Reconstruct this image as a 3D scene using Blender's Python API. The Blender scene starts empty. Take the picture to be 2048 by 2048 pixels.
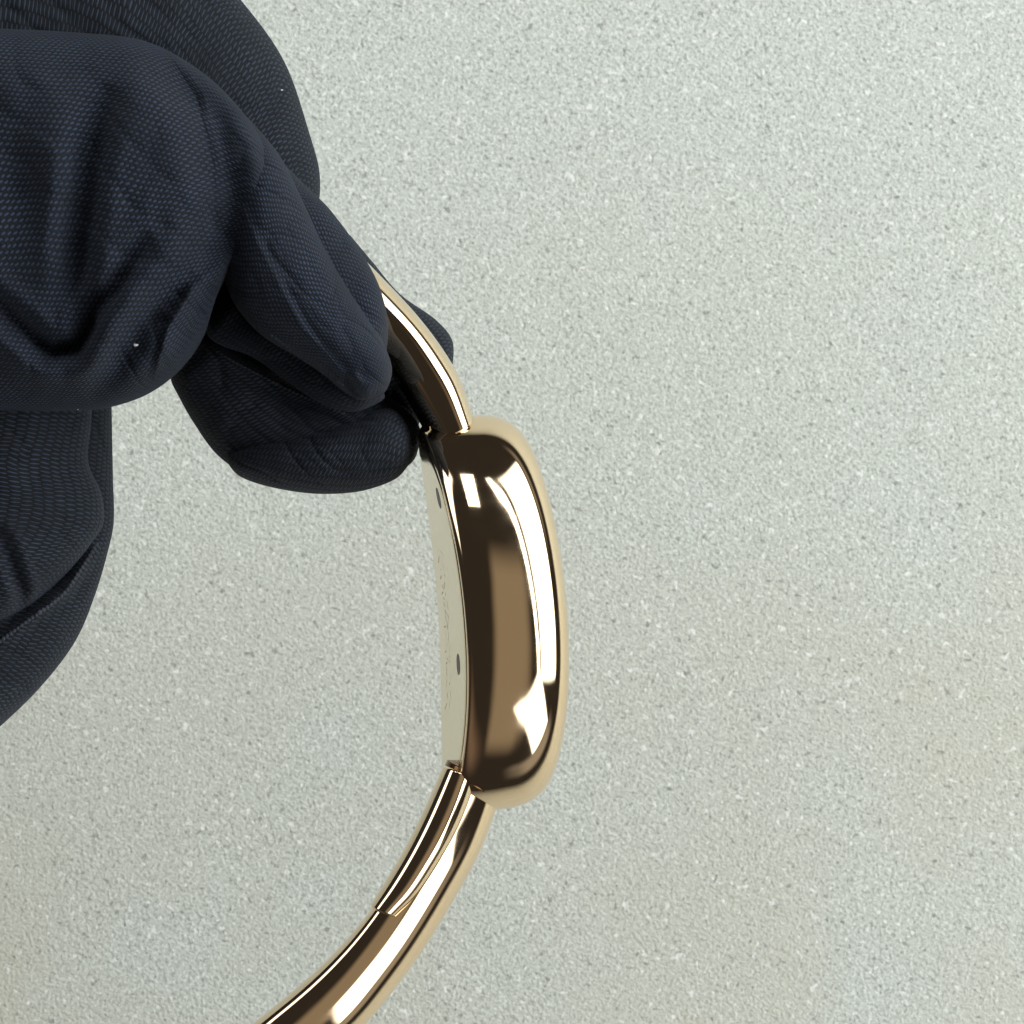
import bpy, bmesh, math, random
import numpy as np
from mathutils import Vector, Matrix, noise
random.seed(4)
sc = bpy.context.scene
COL = sc.collection
R = math.radians

# ------------------------------------------------------------------ camera, light, exposure
Z0 = 0.150          # the watch hangs 15 cm above the tabletop
D = 0.220           # camera to watch
S = 0.00005         # metres per photograph pixel at the watch
cam = bpy.data.cameras.new('camera')
cam.sensor_width = 36.0
cam.lens = 36.0 * D / (2048 * S)
cam.clip_start, cam.clip_end = 0.01, 50
cam.dof.use_dof = True
cam.dof.focus_distance = D - 0.006
cam.dof.aperture_fstop = 200
co = bpy.data.objects.new('camera', cam); COL.objects.link(co)
co.location = (0, 0, Z0 + D)
sc.camera = co

world = bpy.data.worlds.new('World'); sc.world = world
world.use_nodes = True
bg = world.node_tree.nodes['Background']
bg.inputs['Color'].default_value = (1.0, 0.86, 0.76, 1)
bg.inputs['Strength'].default_value = 0.028

def area(name, direction, dist, sx, sy, radiance, color, roll=0.0, soft=0.06, xaxis=None, color2=None):
    """A rectangular lamp (a window pane, the ceiling) that faces the watch; soft fades its edges (curtain, frame)."""
    l = bpy.data.lights.new(name, 'AREA')
    l.shape = 'RECTANGLE'; l.size = sx; l.size_y = sy
    l.energy = radiance * math.pi * sx * sy
    l.color = (1, 1, 1)
    l.use_nodes = True
    nt = l.node_tree; N, L = nt.nodes, nt.links
    em = N['Emission']
    g = N.new('ShaderNodeNewGeometry'); sp = N.new('ShaderNodeSeparateXYZ'); L.new(g.outputs['Parametric'], sp.inputs[0])
    def edge(sock, w):
        a = N.new('ShaderNodeMath'); a.operation = 'PINGPONG'; a.inputs[1].default_value = 0.5; L.new(sock, a.inputs[0])
        m = N.new('ShaderNodeMapRange'); m.interpolation_type = 'SMOOTHSTEP'
        m.inputs['From Min'].default_value = 0.0; m.inputs['From Max'].default_value = max(w, 1e-4); L.new(a.outputs[0], m.inputs['Value'])
        return m.outputs['Result']
    k = N.new('ShaderNodeMath'); k.operation = 'MULTIPLY'
    L.new(edge(sp.outputs['X'], soft), k.inputs[0]); L.new(edge(sp.outputs['Y'], soft * 1.2), k.inputs[1])
    L.new(k.outputs[0], em.inputs['Strength'])
    mx = N.new('ShaderNodeMix'); mx.data_type = 'RGBA'
    mx.inputs['A'].default_value = (*color, 1); mx.inputs['B'].default_value = (*(color2 or color), 1)
    L.new(sp.outputs['Y'], mx.inputs['Factor']); L.new(mx.outputs['Result'], em.inputs['Color'])
    o = bpy.data.objects.new(name, l); COL.objects.link(o)
    d = Vector(direction).normalized()
    o.location = Vector((0, 0, Z0)) + d * dist
    q = (-d).to_track_quat('-Z', 'Y')
    o.rotation_euler = q.to_euler()
    if xaxis:
        x = Vector(xaxis); x = (x - d * x.dot(d)).normalized(); y = d.cross(x)
        o.rotation_euler = Matrix((x, y, d)).transposed().to_euler()
    if roll: o.rotation_euler.rotate_axis('Z', roll)
    return o
def pol(az, el):    # azimuth from +x (right in the picture) towards +y (up), elevation above the tabletop
    return (math.cos(R(az)) * math.cos(R(el)), math.sin(R(az)) * math.cos(R(el)), math.sin(R(el)))
DAY = (0.985, 1.0, 0.985)
# one tall window on the right (two casements), a smaller one left, one behind the top of the hand, the ceiling above
area('window_pane', pol(18, 34.5), 0.80, 1.42, 0.70, 4.3, DAY, soft=0.07)
area('window_pane', pol(18, 61.6), 0.80, 1.42, 0.060, 4.3, DAY, soft=0.06)
area('window_pane', pol(-51, 32), 0.85, 0.36, 0.54, 2.8, DAY, soft=0.07)
area('window_pane', pol(150, 34), 0.90, 0.80, 0.46, 2.4, DAY, soft=0.12)
area('window_pane', pol(97, 52), 0.90, 0.17, 0.34, 3.4, DAY, soft=0.05)
area('ceiling_bounce', (0.22, -0.42, 0.88), 0.95, 1.6, 0.50, 0.23, (1.0, 0.84, 0.62), soft=0.22, xaxis=(0, 1, 0))
area('wall_bounce', (-0.55, -0.75, 0.50), 1.10, 1.3, 0.8, 0.13, (1.0, 0.70, 0.52), soft=0.40)
area('wall_bounce', (0.55, -0.80, 0.16), 1.10, 1.0, 0.34, 0.30, (1.0, 0.92, 0.78), soft=0.30)
area('wall_bounce', (0.85, 0.75, 0.10), 1.20, 1.6, 0.22, 0.22, (1.0, 0.90, 0.74), soft=0.35)
sc.view_settings.view_transform = 'Standard'
sc.view_settings.look = 'None'
sc.view_settings.exposure = 0.0
sc.view_settings.gamma = 1.0

# ------------------------------------------------------------------ helpers
def W(px, py, z=0.0):
    """photograph pixel at height z (m) above the watch plane -> world point"""
    k = S * (D - z) / D
    return Vector(((px - 1024) * k, -(py - 1024) * k, Z0 + z))

def tag(o, label=None, cat=None, group=None, kind=None):
    for k, v in (('label', label), ('category', cat), ('group', group), ('kind', kind)):
        if v: o[k] = v
    return o

def empty(name, loc):
    o = bpy.data.objects.new(name, None); COL.objects.link(o)
    o.location = loc; o.empty_display_size = 0.005
    return o

def link(name, verts, faces, mat, parent=None, uv=None, smooth=True):
    me = bpy.data.meshes.new(name)
    me.from_pydata([tuple(v) for v in verts], [], faces)
    me.validate()
    if smooth: me.polygons.foreach_set('use_smooth', [True] * len(me.polygons))
    if uv is not None:
        lay = me.uv_layers.new(name='UVMap')
        vi = np.empty(len(me.loops), int); me.loops.foreach_get('vertex_index', vi)
        lay.data.foreach_set('uv', np.asarray(uv)[vi].astype(np.float32).ravel())
    me.materials.append(mat)
    o = bpy.data.objects.new(name, me); COL.objects.link(o)
    if parent:
        o.parent = parent
        o.matrix_parent_inverse = parent.matrix_basis.inverted()
    bm = bmesh.new(); bm.from_mesh(me)
    bmesh.ops.recalc_face_normals(bm, faces=bm.faces); bm.to_mesh(me); bm.free()
    return o

def catmull(P, n):
    """resample a polyline of k-vectors with a centripetal-ish cardinal spline, n rows"""
    P = np.asarray(P, float)
    m = len(P)
    c = np.r_[0, np.cumsum(np.linalg.norm(np.diff(P[:, :2], axis=0), axis=1) + 1e-6)]
    t = np.linspace(0, c[-1], n)
    T = np.gradient(P, c, axis=0)
    i = np.clip(np.searchsorted(c, t, side='right') - 1, 0, m - 2)
    h = (c[i + 1] - c[i]); u = (t - c[i]) / h
    u, h = u[:, None], h[:, None]
    return ((2*u**3 - 3*u**2 + 1) * P[i] + (u**3 - 2*u**2 + u) * h * T[i]
            + (-2*u**3 + 3*u**2) * P[i + 1] + (u**3 - u**2) * h * T[i + 1])

def grid_faces(nt, nq, caps=True):
    f = []
    for a in range(nt - 1):
        for b in range(nq):
            b2 = (b + 1) % nq
            f.append((a*nq + b, a*nq + b2, (a+1)*nq + b2, (a+1)*nq + b))
    if caps:
        f.append(tuple(range(nq - 1, -1, -1)))
        f.append(tuple((nt-1)*nq + b for b in range(nq)))
    return f

# ------------------------------------------------------------------ materials
def new_mat(name):
    m = bpy.data.materials.new(name); m.use_nodes = True
    return m, m.node_tree.nodes, m.node_tree.links, m.node_tree.nodes['Principled BSDF']

def mat_gold(name, base, rough, bump=0.02, scale=1500):
    m, N, L, P = new_mat(name)
    P.inputs['Base Color'].default_value = (*base, 1)
    P.inputs['Metallic'].default_value = 1.0
    tc = N.new('ShaderNodeTexCoord')
    nz = N.new('ShaderNodeTexNoise'); nz.inputs['Scale'].default_value = scale; nz.inputs['Detail'].default_value = 4
    L.new(tc.outputs['Object'], nz.inputs['Vector'])
    mr = N.new('ShaderNodeMapRange')
    mr.inputs['From Min'].default_value = 0.35; mr.inputs['From Max'].default_value = 0.75
    mr.inputs['To Min'].default_value = rough * 0.7; mr.inputs['To Max'].default_value = rough * 1.6
    L.new(nz.outputs['Fac'], mr.inputs['Value']); L.new(mr.outputs['Result'], P.inputs['Roughness'])
    n2 = N.new('ShaderNodeTexNoise'); n2.inputs['Scale'].default_value = 130; n2.inputs['Detail'].default_value = 1
    L.new(tc.outputs['Object'], n2.inputs['Vector'])
    bp = N.new('ShaderNodeBump'); bp.inputs['Strength'].default_value = bump; bp.inputs['Distance'].default_value = 0.001
    sm = N.new('ShaderNodeMapping'); sm.inputs['Scale'].default_value = (9000, 420, 900); sm.inputs['Rotation'].default_value = (0.3, 0.2, 0.5)
    L.new(tc.outputs['Object'], sm.inputs['Vector'])
    n5 = N.new('ShaderNodeTexNoise'); n5.inputs['Scale'].default_value = 1.0; n5.inputs['Detail'].default_value = 1; L.new(sm.outputs['Vector'], n5.inputs['Vector'])
    pw = N.new('ShaderNodeMapRange'); pw.inputs['From Min'].default_value = 0.66; pw.inputs['From Max'].default_value = 0.80
    pw.inputs['To Max'].default_value = 0.006; L.new(n5.outputs['Fac'], pw.inputs['Value'])
    ad = N.new('ShaderNodeMath'); ad.operation = 'ADD'; L.new(n2.outputs['Fac'], ad.inputs[0]); L.new(pw.outputs['Result'], ad.inputs[1])
    L.new(ad.outputs[0], bp.inputs['Height']); L.new(bp.outputs['Normal'], P.inputs['Normal'])
    return m
GOLD = mat_gold('polished_gold', (0.94, 0.735, 0.50), 0.06, 0.035, 420)
GOLD_BACK = mat_gold('satin_gold', (0.93, 0.79, 0.54), 0.14, 0.03)
m, N, L, P = new_mat('screw_hole')
P.inputs['Base Color'].default_value = (0.085, 0.035, 0.018, 1); P.inputs['Roughness'].default_value = 0.4
HOLE = m
GOLD_DARK = mat_gold('copper_gold', (0.17, 0.085, 0.04), 0.25)
m, N, L, P = new_mat('engraved_groove')
P.inputs['Base Color'].default_value = (0.50, 0.42, 0.28, 1); P.inputs['Roughness'].default_value = 0.45
P.inputs['Metallic'].default_value = 0.6
GROOVE = m

def mat_cloth(name, rot, pu=0.00048, pv=0.00027, base=(0.0082, 0.0124, 0.0222), amp=1.0):
    m, N, L, P = new_mat(name)
    def math_(op, a, b=None, c=None):
        n = N.new('ShaderNodeMath'); n.operation = op
        for i, v in enumerate((a, b, c)):
            if v is None: continue
            if isinstance(v, (int, float)): n.inputs[i].default_value = v
            else: L.new(v, n.inputs[i])
        return n.outputs[0]
    uv = N.new('ShaderNodeTexCoord')
    nz = N.new('ShaderNodeTexNoise'); nz.inputs['Scale'].default_value = 220; nz.inputs['Detail'].default_value = 2
    L.new(uv.outputs['UV'], nz.inputs['Vector'])
    sub = N.new('ShaderNodeVectorMath'); sub.operation = 'SUBTRACT'; sub.inputs[1].default_value = (0.5, 0.5, 0.5)
    L.new(nz.outputs['Color'], sub.inputs[0])
    mad = N.new('ShaderNodeVectorMath'); mad.operation = 'MULTIPLY_ADD'; mad.inputs[1].default_value = (0.0010,) * 3
    L.new(sub.outputs[0], mad.inputs[0]); L.new(uv.outputs['UV'], mad.inputs[2])
    mp = N.new('ShaderNodeMapping'); mp.inputs['Rotation'].default_value = (0, 0, R(rot))
    L.new(mad.outputs[0], mp.inputs['Vector'])
    sp = N.new('ShaderNodeSeparateXYZ'); L.new(mp.outputs['Vector'], sp.inputs[0])
    u = math_('DIVIDE', sp.outputs['X'], pu); v = math_('DIVIDE', sp.outputs['Y'], pv)
    par = math_('FLOORED_MODULO', math_('ADD', math_('FLOOR', u), math_('FLOOR', v)), 2.0)
    fu = math_('FRACT', u); fv = math_('FRACT', v)
    su = math_('SINE', math_('MULTIPLY', fu, math.pi)); sv = math_('SINE', math_('MULTIPLY', fv, math.pi))
    # over-thread: round across, crowned along; under-thread sits lower
    over = math_('MULTIPLY', math_('POWER', su, 0.5), math_('POWER', sv, 0.9))
    under = math_('MULTIPLY', math_('MULTIPLY', math_('POWER', sv, 0.5), math_('POWER', su, 0.9)), 0.3)
    h = math_('ADD', math_('MULTIPLY', over, par), math_('MULTIPLY', under, math_('SUBTRACT', 1.0, par)))
    n3 = N.new('ShaderNodeTexNoise'); n3.inputs['Scale'].default_value = 5000; n3.inputs['Detail'].default_value = 2
    L.new(uv.outputs['UV'], n3.inputs['Vector'])
    hh = math_('ADD', h, math_('MULTIPLY', n3.outputs['Fac'], 0.35))
    bp = N.new('ShaderNodeBump'); bp.inputs['Strength'].default_value = 0.55 * amp; bp.inputs['Distance'].default_value = 0.00022
    L.new(hh, bp.inputs['Height']); L.new(bp.outputs['Normal'], P.inputs['Normal'])
    n4 = N.new('ShaderNodeTexNoise'); n4.inputs['Scale'].default_value = 2200; n4.inputs['Detail'].default_value = 1
    L.new(uv.outputs['UV'], n4.inputs['Vector'])
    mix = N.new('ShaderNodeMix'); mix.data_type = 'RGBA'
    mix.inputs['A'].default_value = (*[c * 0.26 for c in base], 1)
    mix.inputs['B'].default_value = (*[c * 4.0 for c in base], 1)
    n6 = N.new('ShaderNodeTexNoise'); n6.inputs['Scale'].default_value = 160; n6.inputs['Detail'].default_value = 2
    L.new(uv.outputs['UV'], n6.inputs['Vector'])
    vary = N.new('ShaderNodeMapRange'); vary.inputs['From Min'].default_value = 0.3; vary.inputs['From Max'].default_value = 0.7
    vary.inputs['To Min'].default_value = 0.25; vary.inputs['To Max'].default_value = 0.7; L.new(n6.outputs['Fac'], vary.inputs['Value'])
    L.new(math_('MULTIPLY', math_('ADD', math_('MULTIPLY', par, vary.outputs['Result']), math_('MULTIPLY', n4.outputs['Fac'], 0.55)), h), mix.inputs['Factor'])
    L.new(mix.outputs['Result'], P.inputs['Base Color'])
    P.inputs['Roughness'].default_value = 0.85
    P.inputs['Specular IOR Level'].default_value = 0.25
    P.inputs['Sheen Weight'].default_value = 0.06
    P.inputs['Sheen Roughness'].default_value = 0.5
    P.inputs['Sheen Tint'].default_value = (0.6, 0.7, 0.9, 1)
    return m
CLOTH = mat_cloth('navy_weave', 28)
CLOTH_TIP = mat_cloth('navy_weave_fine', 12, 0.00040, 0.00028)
CLOTH_RIB = mat_cloth('black_rib_weave', 80, 0.0011, 0.00022, (0.0080, 0.0112, 0.0178))

# ------------------------------------------------------------------ tabletop
m, N, L, P = new_mat('speckled_stone')
tc = N.new('ShaderNodeTexCoord')
rotmap = N.new('ShaderNodeMapping'); rotmap.inputs['Rotation'].default_value = (0.5, 0.31, 0.62); L.new(tc.outputs['Object'], rotmap.inputs['Vector'])
def noise_tex(scale, detail=2.0, rough=0.5):
    n = N.new('ShaderNodeTexNoise'); n.inputs['Scale'].default_value = scale
    n.inputs['Detail'].default_value = detail; n.inputs['Roughness'].default_value = rough
    L.new(rotmap.outputs['Vector'], n.inputs['Vector']); return n
def ramp(src, stops):
    r = N.new('ShaderNodeValToRGB'); e = r.color_ramp.elements
    while len(e) < len(stops): e.new(0.5)
    for el, (p, c) in zip(e, stops): el.position = p; el.color = (*c, 1)
    L.new(src, r.inputs['Fac']); return r.outputs['Color']
def mixc(f, a, b, mode='MIX'):
    x = N.new('ShaderNodeMix'); x.data_type = 'RGBA'; x.blend_type = mode
    for s, v in (('Factor', f), ('A', a), ('B', b)):
        if isinstance(v, (int, float)): x.inputs[s].default_value = v
        elif isinstance(v, tuple): x.inputs[s].default_value = (*v, 1)
        else: L.new(v, x.inputs[s])
    return x.outputs['Result']
g1 = noise_tex(1700, 2.0, 0.62)
col = ramp(g1.outputs['Fac'], [(0.28, (0.34, 0.365, 0.335)), (0.42, (0.525, 0.56, 0.52)), (0.58, (0.605, 0.65, 0.605)), (0.74, (0.79, 0.835, 0.79))])
g2 = noise_tex(24, 2)
pos = N.new('ShaderNodeSeparateXYZ'); L.new(tc.outputs['Object'], pos.inputs[0])
low = N.new('ShaderNodeMapRange'); low.inputs['From Min'].default_value = 0.07; low.inputs['From Max'].default_value = -0.09
L.new(pos.outputs['Y'], low.inputs['Value'])
wm = N.new('ShaderNodeMath'); wm.operation = 'MULTIPLY'
L.new(low.outputs['Result'], wm.inputs[0]); L.new(ramp(g2.outputs['Fac'], [(0.26, (0, 0, 0)), (0.74, (0.85, 0.85, 0.85))]), wm.inputs[1])
col = mixc(wm.outputs[0], col, (0.55, 0.53, 0.44))
g3 = noise_tex(1000, 0.5)
col = mixc(ramp(g3.outputs['Fac'], [(0.69, (0, 0, 0)), (0.78, (0.7, 0.7, 0.7))]), col, (0.24, 0.245, 0.23))
g4 = noise_tex(900, 0.5)
mp = N.new('ShaderNodeMapping'); mp.inputs['Location'].default_value = (3.1, 1.7, 0.4)
L.new(rotmap.outputs['Vector'], mp.inputs['Vector']); L.new(mp.outputs['Vector'], g4.inputs['Vector'])
col = mixc(ramp(g4.outputs['Fac'], [(0.68, (0, 0, 0)), (0.76, (0.7, 0.7, 0.7))]), col, (0.85, 0.87, 0.84))
L.new(col, P.inputs['Base Color'])
P.inputs['Roughness'].default_value = 0.8
P.inputs['Specular IOR Level'].default_value = 0.3
bp = N.new('ShaderNodeBump'); bp.inputs['Strength'].default_value = 0.7; bp.inputs['Distance'].default_value = 0.0005
L.new(g1.outputs['Fac'], bp.inputs['Height']); L.new(bp.outputs['Normal'], P.inputs['Normal'])
STONE = m
hw = 1.6
tv = [(x, y, z) for z in (-0.04, 0.0) for (x, y) in ((-hw, -hw), (hw, -hw), (hw, hw), (-hw, hw))]
tf = [(3, 2, 1, 0), (4, 5, 6, 7), (0, 1, 5, 4), (1, 2, 6, 5), (2, 3, 7, 6), (3, 0, 4, 7)]
t = link('tabletop', tv, tf, STONE, smooth=False)
tag(t, 'pale grey green speckled stone surface filling the background', kind='structure')

# ------------------------------------------------------------------ the watch
TILT = R(13)
DV = Vector((-0.168, 0.08, -0.967)).normalized()        # along the wrist, away from the camera
EX = (Vector((1, 0, 0)) - DV * DV.x).normalized()        # outwards, away from the wrist
EY = DV.cross(EX).normalized()                           # along the band, up in the picture
if EY.y < 0: EY = -EY
LEAN = R(3.9)
watch = empty('wristwatch', W(1000, 1230))
tag(watch, 'polished yellow gold bangle watch held edge on by the dark glove', 'wristwatch')
CC = Vector((-0.0061, -(1232 - 1024) * S, Z0))           # middle of the case back
KB = 0.0052e3                                            # bend along the wrist, per metre
def case_point(l, w, h):
    """l: along the band (up), w: away from the camera, h: out from the wrist"""
    h2 = h - KB * l * l
    x = h2 * math.cos(LEAN) - l * math.sin(LEAN)
    y = h2 * math.sin(LEAN) + l * math.cos(LEAN)
    return CC + EX * x + EY * y + DV * w
def spow(c, e): return math.copysign(abs(c) ** e, c)
def case_shell(profile, a, b, n, nq=160):
    """profile: list of (inset, h); swept round a superellipse plan"""
    v = []
    for ins, h in profile:
        for q in range(nq):
            t = 2 * math.pi * q / nq
            la = a - ins * (1 + (a / b - 1) * (ins / b) ** 2)
            l = max(la, 1e-5) * spow(math.cos(t), 2 / n); w = max(b - ins, 1e-5) * spow(math.sin(t), 2 / n)
            v.append(case_point(l, w, h))
    return v, grid_faces(len(profile), nq)
def arc(pts, n):
    return [tuple(p) for p in catmull(pts, n)]
mm = 0.001
prof = [(k*mm, 0.0) for k in (11.15, 10.5, 9.5, 8, 6.5, 5, 4, 3, 2.2)]
for k in range(25):      # inner half: rounded towards the wrist
    t = math.pi / 2 * k / 24
    prof.append((1.3*mm * (1 - math.sin(t) ** 1.0) , 4.9*mm - 4.88*mm * abs(math.cos(t)) ** 1.0))
for k in range(1, 40):   # outer half: flat flank turning over into the domed front
    t = math.pi / 2 * k / 40
    prof.append((5.6*mm * (1 - abs(math.cos(t)) ** (2 / 2.9)), 4.9*mm + 5.6*mm * abs(math.sin(t)) ** (2 / 2.9)))
prof += [(6.4*mm, 10.56*mm), (7.4*mm, 10.61*mm), (8.5*mm, 10.65*mm), (9.7*mm, 10.67*mm), (10.6*mm, 10.68*mm), (11.15*mm, 10.68*mm)]
v, f = case_shell(prof, 19.9*mm, 11.2*mm, 2.15, 240)
case = link('case', v, f, GOLD, watch)
# case back: a raised plate with a rounded rim
prof = [(k*mm, -0.12*mm) for k in (9.35, 8.6, 7.5, 6.2, 5, 4, 3, 2, 1.2)] + arc([(0.5*mm, -0.115*mm), (0.2*mm, -0.08*mm), (0.04*mm, -0.01*mm), (0.0, 0.08*mm), (0.0, 0.3*mm)], 14) + [(k*mm, 0.3*mm) for k in (1, 2, 3, 4, 5, 6.2, 7.5, 8.6, 9.35)]
v, f = case_shell(prof, 17.2*mm, 9.4*mm, 2.3, 140)
back = link('case_back', v, f, GOLD_BACK, watch)
def screw(l, w, r, parent):
    v = []; n = 24
    rings = [(1.0, -0.05), (1.0, -0.145), (0.92, -0.145), (0.86, -0.135), (0.3, -0.132)]
    for rr, h in rings:
        for q in range(n):
            t = 2 * math.pi * q / n
            v.append(case_point(l + rr * r * math.cos(t), w + rr * r * math.sin(t), h * mm))
    return link('screw', v, grid_faces(len(rings), n), HOLE, parent)
for l, w in ((12.2*mm, -3.6*mm), (-4.2*mm, -4.4*mm)):
    screw(l, w, 1.05*mm, back)
# engraved lines, read at a glancing angle as broken strokes
ev, ef = [], []
for line, w in enumerate((1.5*mm, 3.6*mm)):
    l = 6.5*mm
    while l > -9.5*mm:
        ll = random.uniform(0.1, 0.9)*mm; dw = random.uniform(-0.9, 1.2)*mm
        k = len(ev)
        o = random.uniform(-0.2, 0.2)*mm
        for hh in (-0.11, -0.135):
            ev += [case_point(l, w + o, hh*mm), case_point(l - 0.11*mm, w + o, hh*mm), case_point(l - ll - 0.11*mm, w + o + dw, hh*mm), case_point(l - ll, w + o + dw, hh*mm)]
        ef += [(k+3, k+2, k+1, k), (k+4, k+5, k+6, k+7), (k, k+1, k+5, k+4), (k+1, k+2, k+6, k+5), (k+2, k+3, k+7, k+6), (k+3, k, k+4, k+7)]
        l -= ll + random.uniform(0.25, 0.6)*mm
link('engraving', ev, ef, GROOVE, back, smooth=False)

def band(name, LR, dh, n_in, n_out, mat, z=0.0, nt=120, nq=96, near=0.0, parent=watch, rim=0.35*mm, dv=None, apex=0.0):
    """loft between the inner (L) and outer (R) edges; depth half-size dh along the wrist axis"""
    dv = dv or DV
    A = catmull([(l[0], l[1], r[0], r[1]) for l, r in LR], nt)
    # rounded ends: shrink the first and last rows a little
    rows = []
    v = []
    C = [(W(a[0], a[1], z) + W(a[2], a[3], z)) / 2 for a in A]
    H = [(W(a[2], a[3], z) - W(a[0], a[1], z)) / 2 for a in A]
    T = []
    for i in range(nt):
        T.append((C[min(i+1, nt-1)] - C[max(i-1, 0)]).normalized())
    seq = []
    for k in (1.0, 0.7, 0.35, 0.1): seq.append((0, k))
    seq += [(i, 0.0) for i in range(nt)]
    for k in (0.1, 0.35, 0.7, 1.0): seq.append((nt - 1, k))
    half = len(seq) // 2
    for j, (i, k) in enumerate(seq):
        sgn = -1 if j < half else 1
        off = math.sin(math.acos(1 - k)) if k else 0
        shrink = rim * (1 - math.sqrt(max(0, 1 - k * k)))
        push = T[i] * (sgn * rim * k * 0.9 if k else 0)
        hl = H[i].length; hn = H[i] / hl
        for q in range(nq):
            t = 2 * math.pi * q / nq
            c, s = math.cos(t), math.sin(t)
            n = n_out if c > 0 else n_in
            c, s = spow(c, 2 / n), spow(s, 2 / n)
            c = apex + c * (1 - apex if c > 0 else 1 + apex)
            v.append(C[i] + push + hn * ((hl - shrink) * c) + dv * ((dh - shrink) * s - near))
    return link(name, v, grid_faces(len(seq), nq), mat, parent)

# upper half of the bangle, from under the glove down to the case
up = [((470, 520), (470, 355)), ((590, 570), (620, 420)), ((690, 650), (735, 528)), ((752, 700), (829, 628)), ((800, 770), (890, 710)), ((838, 835), (922, 772)), ((861, 876), (942, 834))]
bu = band('bangle_half', up, 6.0*mm, 3.4, 2.4, GOLD)
# lower half, running out of the bottom of the picture
lo = [((892, 1536), (1000, 1596)), ((874, 1582), (983, 1646)), ((849, 1640), (958, 1708)), ((812, 1710), (916, 1786)), ((766, 1786), (857, 1884)),
      ((712, 1858), (796, 1970)), ((640, 1934), (722, 2058)), ((560, 2003), (630, 2140)), ((440, 2090), (500, 2260)), ((300, 2140), (330, 2330))]
DL = Vector((0.05, -0.12, -1)).normalized()
bl = band('bangle_half', lo, 4.6*mm, 3.0, 2.0, GOLD, dv=DL, apex=-0.48)
# the hinged inner link let into the lower half
ins = [((888, 1534), (962, 1562)), ((868, 1580), (946, 1610)), ((840, 1642), (920, 1670)), ((807, 1706), (886, 1730)), ((771, 1766), (842, 1794)), ((748, 1802), (808, 1828))]
bi = band('hinge_link', ins, 4.4*mm, 2.5, 2.9, GOLD, near=1.15*mm, dv=DL)
# dark copper rings in the gaps between case and bangle
band('joint_ring', [((896, 1521), (1007, 1580)), ((893, 1528), (1005, 1589)), ((890, 1536), (1002, 1597))], 4.9*mm, 3.0, 2.0, GOLD_DARK, near=0.3*mm, dv=DL, nt=12, parent=case, rim=0.15*mm)
band('joint_ring', [((860, 876), (944, 834)), ((862, 882), (946, 840)), ((865, 889), (948, 848))], 5.2*mm, 3.4, 2.4, GOLD_DARK, nt=12, parent=case, rim=0.15*mm)
# knuckles of the hinges between case and bangle
def pin(px, py, length, r, parent):
    c = W(px, py, 0); v = []; n = 28
    prof = [(-1, 0.0), (-1, 0.8), (-0.96, 1.0), (0.96, 1.0), (1, 0.8), (1, 0.0)]
    for a, rr in prof:
        for q in range(n):
            t = 2 * math.pi * q / n
            v.append(c + DV * (a * length) + (Vector((1, 0, 0)) * math.cos(t) + Vector((0, 1, 0)) * math.sin(t)) * max(rr * r, 1e-6))
    return link('hinge_knuckle', v, grid_faces(len(prof), n), GOLD, parent)
pin(903, 866, 4.9*mm, 0.8*mm, case)
# screw on the inner face of the upper half, next to the fingertip
def disc(c, ax, ay, nrm, r, parent):
    v = []; n = 24
    rings = [(1.0, -0.1), (1.0, 0.06), (0.9, 0.07), (0.8, 0.05), (0.2, 0.05)]
    for rr, h in rings:
        for q in range(n):
            t = 2 * math.pi * q / n
            v.append(c + ax * (rr * r * math.cos(t)) + ay * (rr * r * math.sin(t)) + nrm * (h * mm))
    return link('screw', v, grid_faces(len(rings), n), HOLE, parent)
tan = Vector((0.40, -0.91, 0)).normalized()
nin = DV.cross(tan).normalized()
if nin.x > 0: nin = -nin
disc(W(851, 866) + DV * (-0.4*mm) + nin * 0.02*mm, tan, DV, nin, 1.0*mm, bu)
lug = [((874, 945), (955, 925)), ((868, 918), (948, 896)), ((861, 893), (937, 868))]
band('lug', lug, 5.0*mm, 2.6, 2.6, GOLD, parent=case, nt=30)

# ------------------------------------------------------------------ the gloved hand
hand = empty('gloved_hand', W(200, 500, 0.0))
tag(hand, 'hand in a dark navy woven glove pinching the upper half of the gold bangle', 'gloved hand')

def seg_dist(P, poly, signed=False):
    """distance of points P (n,2) to a polyline, with the side (left +)"""
    best = np.full(len(P), 1e9); side = np.zeros(len(P)); sgn = np.zeros(len(P))
    lens = [math.dist(a, b) for a, b in zip(poly[:-1], poly[1:])]; tot = sum(lens); run = 0.0
    for (a, b), ln in zip(zip(poly[:-1], poly[1:]), lens):
        a = np.array(a, float); b = np.array(b, float); d = b - a
        t = np.clip(((P - a) @ d) / (d @ d), 0, 1)
        q = a + t[:, None] * d
        r = P - q; dist = np.hypot(r[:, 0], r[:, 1])
        s = (run + t * ln) / tot
        k = dist < best; best[k] = dist[k]; side[k] = s[k]; sgn[k] = np.sign(d[0] * r[:, 1] - d[1] * r[:, 0])[k]
        run += ln
    return (best, side, sgn) if signed else (best, side)

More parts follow.
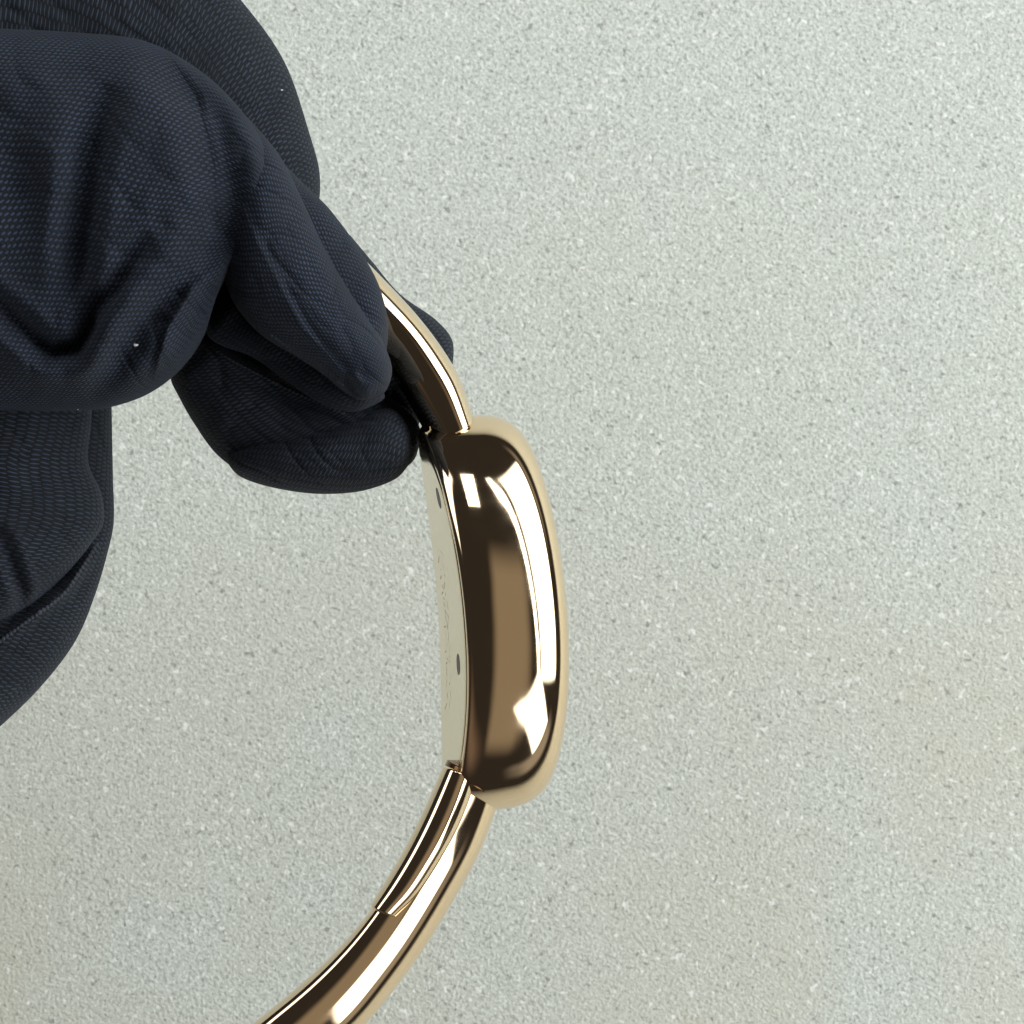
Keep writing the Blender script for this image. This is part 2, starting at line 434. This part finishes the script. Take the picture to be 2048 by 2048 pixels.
def cloth_tube(name, LR, z, depth, mat, creases=(), nt=260, nq=240, cap=(0.0, 0.0), wr=0.22, n=2.0, seed=0.0, parent=hand, rid=0.32, rdir=35, steps=()):
    """a tube of cloth between two edge lines; z, depth (mm) may be lists along it; creases push the cloth in or out"""
    k = len(LR)
    zs = np.broadcast_to(np.asarray(z, float), (k,)); ds = np.broadcast_to(np.asarray(depth, float), (k,))
    A = catmull([(l[0], l[1], r[0], r[1], zz, dd) for (l, r), zz, dd in zip(LR, zs, ds)], nt)
    t01 = np.linspace(0, 1, nt)
    sc_ = np.ones(nt)
    if cap[0]: q = np.clip(1 - t01 / cap[0], 0, 1); sc_ *= np.sqrt(1 - q * q * 0.9999)
    if cap[1]: q = np.clip(1 - (1 - t01) / cap[1], 0, 1); sc_ *= np.sqrt(1 - q * q * 0.9999)
    th = np.linspace(0, 2 * math.pi, nq, endpoint=False)
    c = np.sign(np.cos(th)) * np.abs(np.cos(th)) ** (2 / n); s = np.sign(np.sin(th)) * np.abs(np.sin(th)) ** (2 / n)
    M = (A[:, 0:2] + A[:, 2:4]) / 2; Hh = (A[:, 2:4] - A[:, 0:2]) / 2 * sc_[:, None]
    X = M[:, None, 0] + Hh[:, None, 0] * c; Y = M[:, None, 1] + Hh[:, None, 1] * c
    Z = A[:, None, 4] + (A[:, 5] * sc_)[:, None] * s
    front = np.clip(s * 1.6, 0, 1)[None, :] * np.ones((nt, 1))
    P = np.c_[X.ravel(), Y.ravel()]; dz = np.zeros(len(P))
    for poly, amp, wid in creases:          # amp in mm (negative pushes in), wid in pixels
        d, sd = seg_dist(P, poly)
        amp = amp * np.clip(np.sin(np.clip(sd, 0, 1) * math.pi), 0, 1) ** 0.6
        dz += amp * np.exp(-(d / wid) ** 2) - 0.45 * amp * np.exp(-((d - 1.9 * wid) / (1.0 * wid)) ** 2)
    for poly, amp, wid in steps:            # the cloth right of the line lies over the cloth left of it
        d, sd, sg = seg_dist(P, poly, True)
        amp = amp * np.clip(np.sin(np.clip(sd, 0, 1) * math.pi), 0, 1) ** 0.5
        k = np.clip(d / 8.0, 0, 1); k = k * k * (3 - 2 * k)
        dz += np.where(sg > 0, amp * k * np.exp(-d / wid) * 1.0, -amp * k * np.exp(-d / (0.6 * wid)) * 0.7)
    Z = Z + (dz.reshape(nt, nq) * front)
    # small wrinkles over the whole surface
    wv = np.empty(nt * nq); Zr = Z.ravel(); rv = np.empty(nt * nq)
    ca, sa = math.cos(R(rdir)), math.sin(R(rdir))
    for i in range(nt * nq):
        p = Vector((P[i, 0] * 0.012 + seed, P[i, 1] * 0.009, Zr[i] * 0.12))
        wv[i] = noise.noise(p) * 0.7 + noise.noise(p * 2.3) * 0.4
        a = (P[i, 0] * ca + P[i, 1] * sa) * 0.0042; b = (-P[i, 0] * sa + P[i, 1] * ca) * 0.0125
        r = noise.noise(Vector((a + seed, b + 0.6 * noise.noise(p * 0.6), Zr[i] * 0.05)))
        r2 = noise.noise(Vector((a * 2.3 + seed, b * 2.1, Zr[i] * 0.05 + 7)))
        rv[i] = (max(0.0, 1 - abs(r) * 5) ** 2) + 0.4 * (max(0.0, 1 - abs(r2) * 5) ** 2)
    Z = Z + wv.reshape(nt, nq) * wr * 2.0 * np.abs(s)[None, :] - rv.reshape(nt, nq) * rid * front
    verts = [W(x, y, zz * mm) for x, y, zz in zip(X.ravel(), Y.ravel(), Z.ravel())]
    # cloth coordinates in metres
    ln = np.r_[0, np.cumsum(np.hypot(*np.diff(M, axis=0).T))] * S
    rad = (np.hypot(A[:, 2] - A[:, 0], A[:, 3] - A[:, 1]) * S / 2 + A[:, 5] * mm) / 2
    tt = (th + math.pi) % (2 * math.pi)
    U = np.repeat(ln[:, None], nq, 1); V = np.mean(rad) * ((th - math.pi/2 + math.pi) % (2*math.pi) - math.pi)[None, :] * np.ones((nt, 1))
    return link(name, verts, grid_faces(nt, nq), mat, parent, uv=np.c_[U.ravel(), V.ravel()])

# finger behind, along the top and right of the hand
cloth_tube('middle_finger', [((-160, 330), (-160, -260)), ((60, 320), (60, -250)), ((230, 330), (320, -170)), ((330, 380), (482, 0)), ((390, 440), (572, 130)),
    ((430, 500), (620, 270)), ((470, 560), (650, 380)), ((500, 600), (664, 450))], [-3, -3, -3, -3, -4, -5, -6, -6], [11, 11, 11, 10, 9, 8, 7, 6], CLOTH_RIB,
    cap=(0, 0.12), seed=3)
# second fold, between it and the front finger
cloth_tube('ring_finger', [((420, 470), (560, 320)), ((470, 520), (612, 372)), ((540, 590), (664, 424)), ((610, 660), (732, 520)), ((680, 740), (770, 610)), ((740, 780), (784, 700))],
    [3, 4, 5, 6, 7, 7], [7, 7, 7, 6.5, 6, 4], CLOTH_TIP, cap=(0, 0.1), seed=5)
# knuckle of the front finger with its draped folds
cloth_tube('palm', [((-160, 826), (-160, 50)), ((0, 822), (0, 57)), ((112, 822), (140, 64)), ((222, 814), (290, 82)), ((300, 786), (375, 124)), ((365, 735), (448, 182)),
    ((408, 672), (508, 255)), ((428, 606), (545, 322)), ((450, 560), (560, 380))], [8, 8, 8, 8.5, 9, 9, 9, 9, 9], [13, 13, 13, 13, 12, 11, 9.5, 8, 6], CLOTH,
    creases=[([(225, 170), (172, 320), (152, 460), (148, 660)], -2.6, 30),
             ([(-60, 560), (20, 640), (95, 705), (150, 700), (190, 620), (300, 470)], -2.6, 22),
             ([(-40, 660), (40, 735), (130, 775), (230, 720)], 1.1, 34),
             ([(300, 70), (430, 230), (458, 400), (425, 560), (330, 690)], -3.2, 42),
             ([(270, 120), (300, 300), (290, 480), (190, 680)], 1.0, 55),
             ([(420, 470), (330, 590), (240, 720), (180, 800)], -1.8, 26),
             ([(-60, 200), (30, 330), (60, 500)], -1.1, 40),
             ([(20, 100), (110, 200), (90, 420)], 0.9, 40)],
    steps=[([(-60, 560), (10, 625), (70, 690), (110, 715), (160, 705), (205, 640), (260, 560)], 2.2, 30),
           ([(240, 30), (330, 90), (400, 190), (432, 320), (440, 470)], -0.7, 60),
           ([(300, 760), (330, 650), (380, 570), (440, 520)], 1.4, 26)],
    cap=(0, 0.10), seed=0, wr=0.3)
# the front finger down to its tip
cloth_tube('index_finger', [((330, 400), (450, 190)), ((395, 470), (520, 262)), ((440, 540), (566, 322)), ((470, 610), (606, 403)), ((520, 668), (645, 486)), ((590, 712), (694, 572)),
    ((650, 752), (738, 640)), ((690, 785), (770, 692)), ((722, 802), (786, 742)), ((745, 806), (788, 770))], [5, 7, 9, 10, 10.5, 11, 11, 11, 11, 11], [6, 7.5, 8.5, 8.5, 8, 7.5, 7, 6.5, 6, 5], CLOTH_TIP,
    creases=[([(430, 250), (455, 420), (450, 520)], -1.6, 40), ([(690, 745), (708, 785), (735, 800)], -1.3, 9), ([(470, 640), (580, 700), (680, 770)], 0.7, 16)],
    steps=[([(455, 330), (520, 480), (590, 610), (640, 690)], 0.4, 26), ([(560, 560), (610, 650), (690, 740), (760, 770)], 0.8, 14)], cap=(0, 0.06), seed=9)
# under side of the finger: a second layer of cloth with a seam
cloth_tube('finger_gusset', [((392, 660), (470, 560)), ((440, 690), (500, 610)), ((500, 712), (560, 640)), ((570, 760), (640, 690)), ((640, 806), (700, 740)), ((705, 824), (745, 770)), ((755, 812), (780, 785))],
    [2, 2, 3, 4, 5, 5, 5], [5, 5, 5, 5, 5, 5, 4], CLOTH_RIB, cap=(0.1, 0.1), seed=13, wr=0.15)
# thumb below and behind
cloth_tube('thumb', [((318, 720), (420, 640)), ((345, 770), (470, 690)), ((385, 842), (560, 735)), ((440, 915), (650, 770)), ((520, 962), (742, 785)), ((620, 984), (800, 808)), ((720, 978), (836, 846)), ((800, 950), (848, 900))],
    [-4, -4, -5, -5, -5, -5, -5, -6], [7, 8, 9, 9, 9, 8, 7, 5], CLOTH_RIB,
    creases=[([(395, 690), (468, 724), (560, 770), (640, 806), (704, 832), (775, 806)], 0.9, 12)], cap=(0.1, 0.1), seed=17)
cloth_tube('thumb_tip', [((440, 930), (470, 890)), ((490, 958), (540, 868)), ((570, 980), (636, 850)), ((660, 988), (720, 828)), ((740, 978), (785, 818)), ((800, 952), (818, 856)), ((828, 925), (830, 890))],
    [-2, -2, -1, -1, -1, -2, -3], [4, 6, 7, 7.5, 7.5, 6.5, 4], CLOTH_RIB, cap=(0.12, 0.12), seed=21)
# finger pressing the far side of the bangle
cloth_tube('little_finger', [((640, 560), (700, 470)), ((690, 620), (742, 520)), ((740, 680), (800, 588)), ((790, 740), (872, 640)), ((840, 800), (908, 690)), ((870, 830), (916, 735))],
    [-14, -14, -14, -14, -14, -14], [5, 6, 7, 7, 6, 4.5], CLOTH_RIB, cap=(0, 0.16), seed=25)
# folded fingers at the lower left
cloth_tube('folded_finger', [((-200, 760), (222, 740)), ((-200, 850), (224, 850)), ((-200, 960), (226, 960)), ((-200, 1040), (227, 1050)), ((-200, 1100), (214, 1110)), ((-210, 1180), (190, 1190)),
    ((-220, 1290), (146, 1290)), ((-230, 1390), (72, 1384)), ((-240, 1500), (-40, 1490))], [-6]*9, [10]*9, CLOTH_RIB,
    creases=[([(200, 1060), (130, 1150), (60, 1215), (-20, 1275)], -1.4, 12), ([(196, 1085), (130, 1185), (50, 1245), (-20, 1295)], 0.7, 12)], seed=29)
cloth_tube('folded_fingertip', [((-180, 770), (188, 760)), ((-180, 850), (182, 850)), ((-180, 930), (178, 930)), ((-180, 985), (202, 985)), ((-180, 1040), (208, 1040)), ((-180, 1110), (180, 1090)),
    ((-180, 1190), (125, 1155)), ((-180, 1260), (60, 1212)), ((-180, 1320), (-20, 1262))], [0]*9, [9]*9, CLOTH_RIB,
    creases=[([(-10, 1050), (20, 1110), (42, 1180), (48, 1245)], -1.3, 14)], cap=(0, 0.12), seed=33)

# cloth bunched in the hollow between knuckle, finger and thumb
cloth_tube('glove_fold', [((330, 470), (330, 420)), ((350, 620), (430, 450)), ((370, 720), (500, 520)), ((440, 760), (560, 600)), ((520, 780), (600, 660))], [-6]*5, [5, 6, 6, 6, 5], CLOTH_RIB,
    cap=(0.1, 0.1), seed=41, nt=80, nq=80)
# the back of the hand and the wrist, running on out of the picture
cloth_tube('glove_back', [((-100, 1250), (-100, -150)), ((-350, 1420), (-300, -420)), ((-800, 1560), (-700, -500)), ((-1300, 1500), (-1300, -300)), ((-1900, 1350), (-1900, -50))],
    [-8, -14, -18, -20, -20], [10, 18, 22, 22, 20], CLOTH_RIB, cap=(0.08, 0.05), seed=45, nt=80, nq=80)
# lint caught on the cloth
def lint(px, py, z, r):
    bm = bmesh.new(); bmesh.ops.create_icosphere(bm, subdivisions=1, radius=r * S)
    for vv in bm.verts:
        vv.co *= random.uniform(0.6, 1.2); vv.co.x *= 1.5; vv.co += W(px, py, z * mm)
    me = bpy.data.meshes.new('lint'); bm.to_mesh(me); bm.free(); me.materials.append(LINT)
    o = bpy.data.objects.new('lint', me); COL.objects.link(o); o.parent = hand; o.matrix_parent_inverse = hand.matrix_basis.inverted()

m, N, L, P = new_mat('lint_white'); P.inputs['Base Color'].default_value = (0.55, 0.55, 0.56, 1); P.inputs['Roughness'].default_value = 0.9
LINT = m
for px, py, z, r in ((272, 690, 19.6, 3.0), (156, 818, 9.5, 2.0), (564, 180, 2.0, 1.8)):
    lint(px, py, z, r)

# seams: rows of stitches lying on the cloth
from mathutils.bvhtree import BVHTree
def seam(poly, names, pitch, r):
    trees = []
    for o in hand.children:
        if o.name.split('.')[0] in names:
            trees.append(BVHTree.FromPolygons([v.co.copy() for v in o.data.vertices], [tuple(p.vertices) for p in o.data.polygons]))
    eye = Vector((0, 0, Z0 + D))
    pts = catmull(np.array(poly, float), 200)
    c = np.r_[0, np.cumsum(np.hypot(*np.diff(pts, axis=0).T))]
    bm = bmesh.new()
    for k in range(int(c[-1] / pitch)):
        d0 = (k + 0.5) * pitch
        x, y = np.interp(d0, c, pts[:, 0]), np.interp(d0, c, pts[:, 1])
        x2, y2 = np.interp(d0 + pitch, c, pts[:, 0]), np.interp(d0 + pitch, c, pts[:, 1])
        ray = (W(x, y) - eye).normalized()
        hits = [h for h in (t.ray_cast(eye, ray) for t in trees) if h[0] is not None]
        if not hits: continue
        hit = min(hits, key=lambda h: h[3])
        ax = (W(x2, y2) - W(x, y)).normalized(); nz = hit[1] if hit[1].z > 0 else -hit[1]
        ay = nz.cross(ax).normalized(); ax = ay.cross(nz)
        tw = random.uniform(0.3, 0.6); ax, ay = ax * math.cos(tw) + ay * math.sin(tw), ay * math.cos(tw) - ax * math.sin(tw)
        g = bmesh.ops.create_uvsphere(bm, u_segments=8, v_segments=6, radius=1.0)
        L_, B_, H_ = pitch * S * 0.62 * random.uniform(0.85, 1.1), r * S * random.uniform(0.8, 1.15), r * S * 0.6
        for vv in g['verts']:
            vv.co = hit[0] + ax * (vv.co.x * L_) + ay * (vv.co.y * B_) + nz * (vv.co.z * H_)
    me = bpy.data.meshes.new('seam'); bm.to_mesh(me); bm.free(); me.materials.append(THREAD)
    me.polygons.foreach_set('use_smooth', [True] * len(me.polygons))
    o = bpy.data.objects.new('seam', me); COL.objects.link(o); o.parent = hand; o.matrix_parent_inverse = hand.matrix_basis.inverted()
m, N, L, P = new_mat('navy_thread'); P.inputs['Base Color'].default_value = (0.022, 0.028, 0.040, 1); P.inputs['Roughness'].default_value = 0.8
THREAD = m
seam([(196, 1085), (165, 1135), (130, 1185), (50, 1245), (-10, 1290)], ('folded_finger', 'folded_fingertip'), 9, 5)
seam([(540, 668), (600, 712), (650, 745), (690, 772)], ('index_finger',), 9, 4.5)
seam([(408, 688), (468, 723), (519, 750), (579, 780), (633, 804), (690, 828)], ('thumb',), 9, 4)

cloth_tube('glove_fold', [((660, 700), (720, 600)), ((690, 780), (770, 670)), ((730, 850), (805, 755)), ((770, 885), (838, 800)), ((800, 900), (850, 850))], [-9]*5, [4, 4.5, 4.5, 4.5, 4], CLOTH_RIB, cap=(0.1, 0.12), seed=51, nt=80, nq=80)
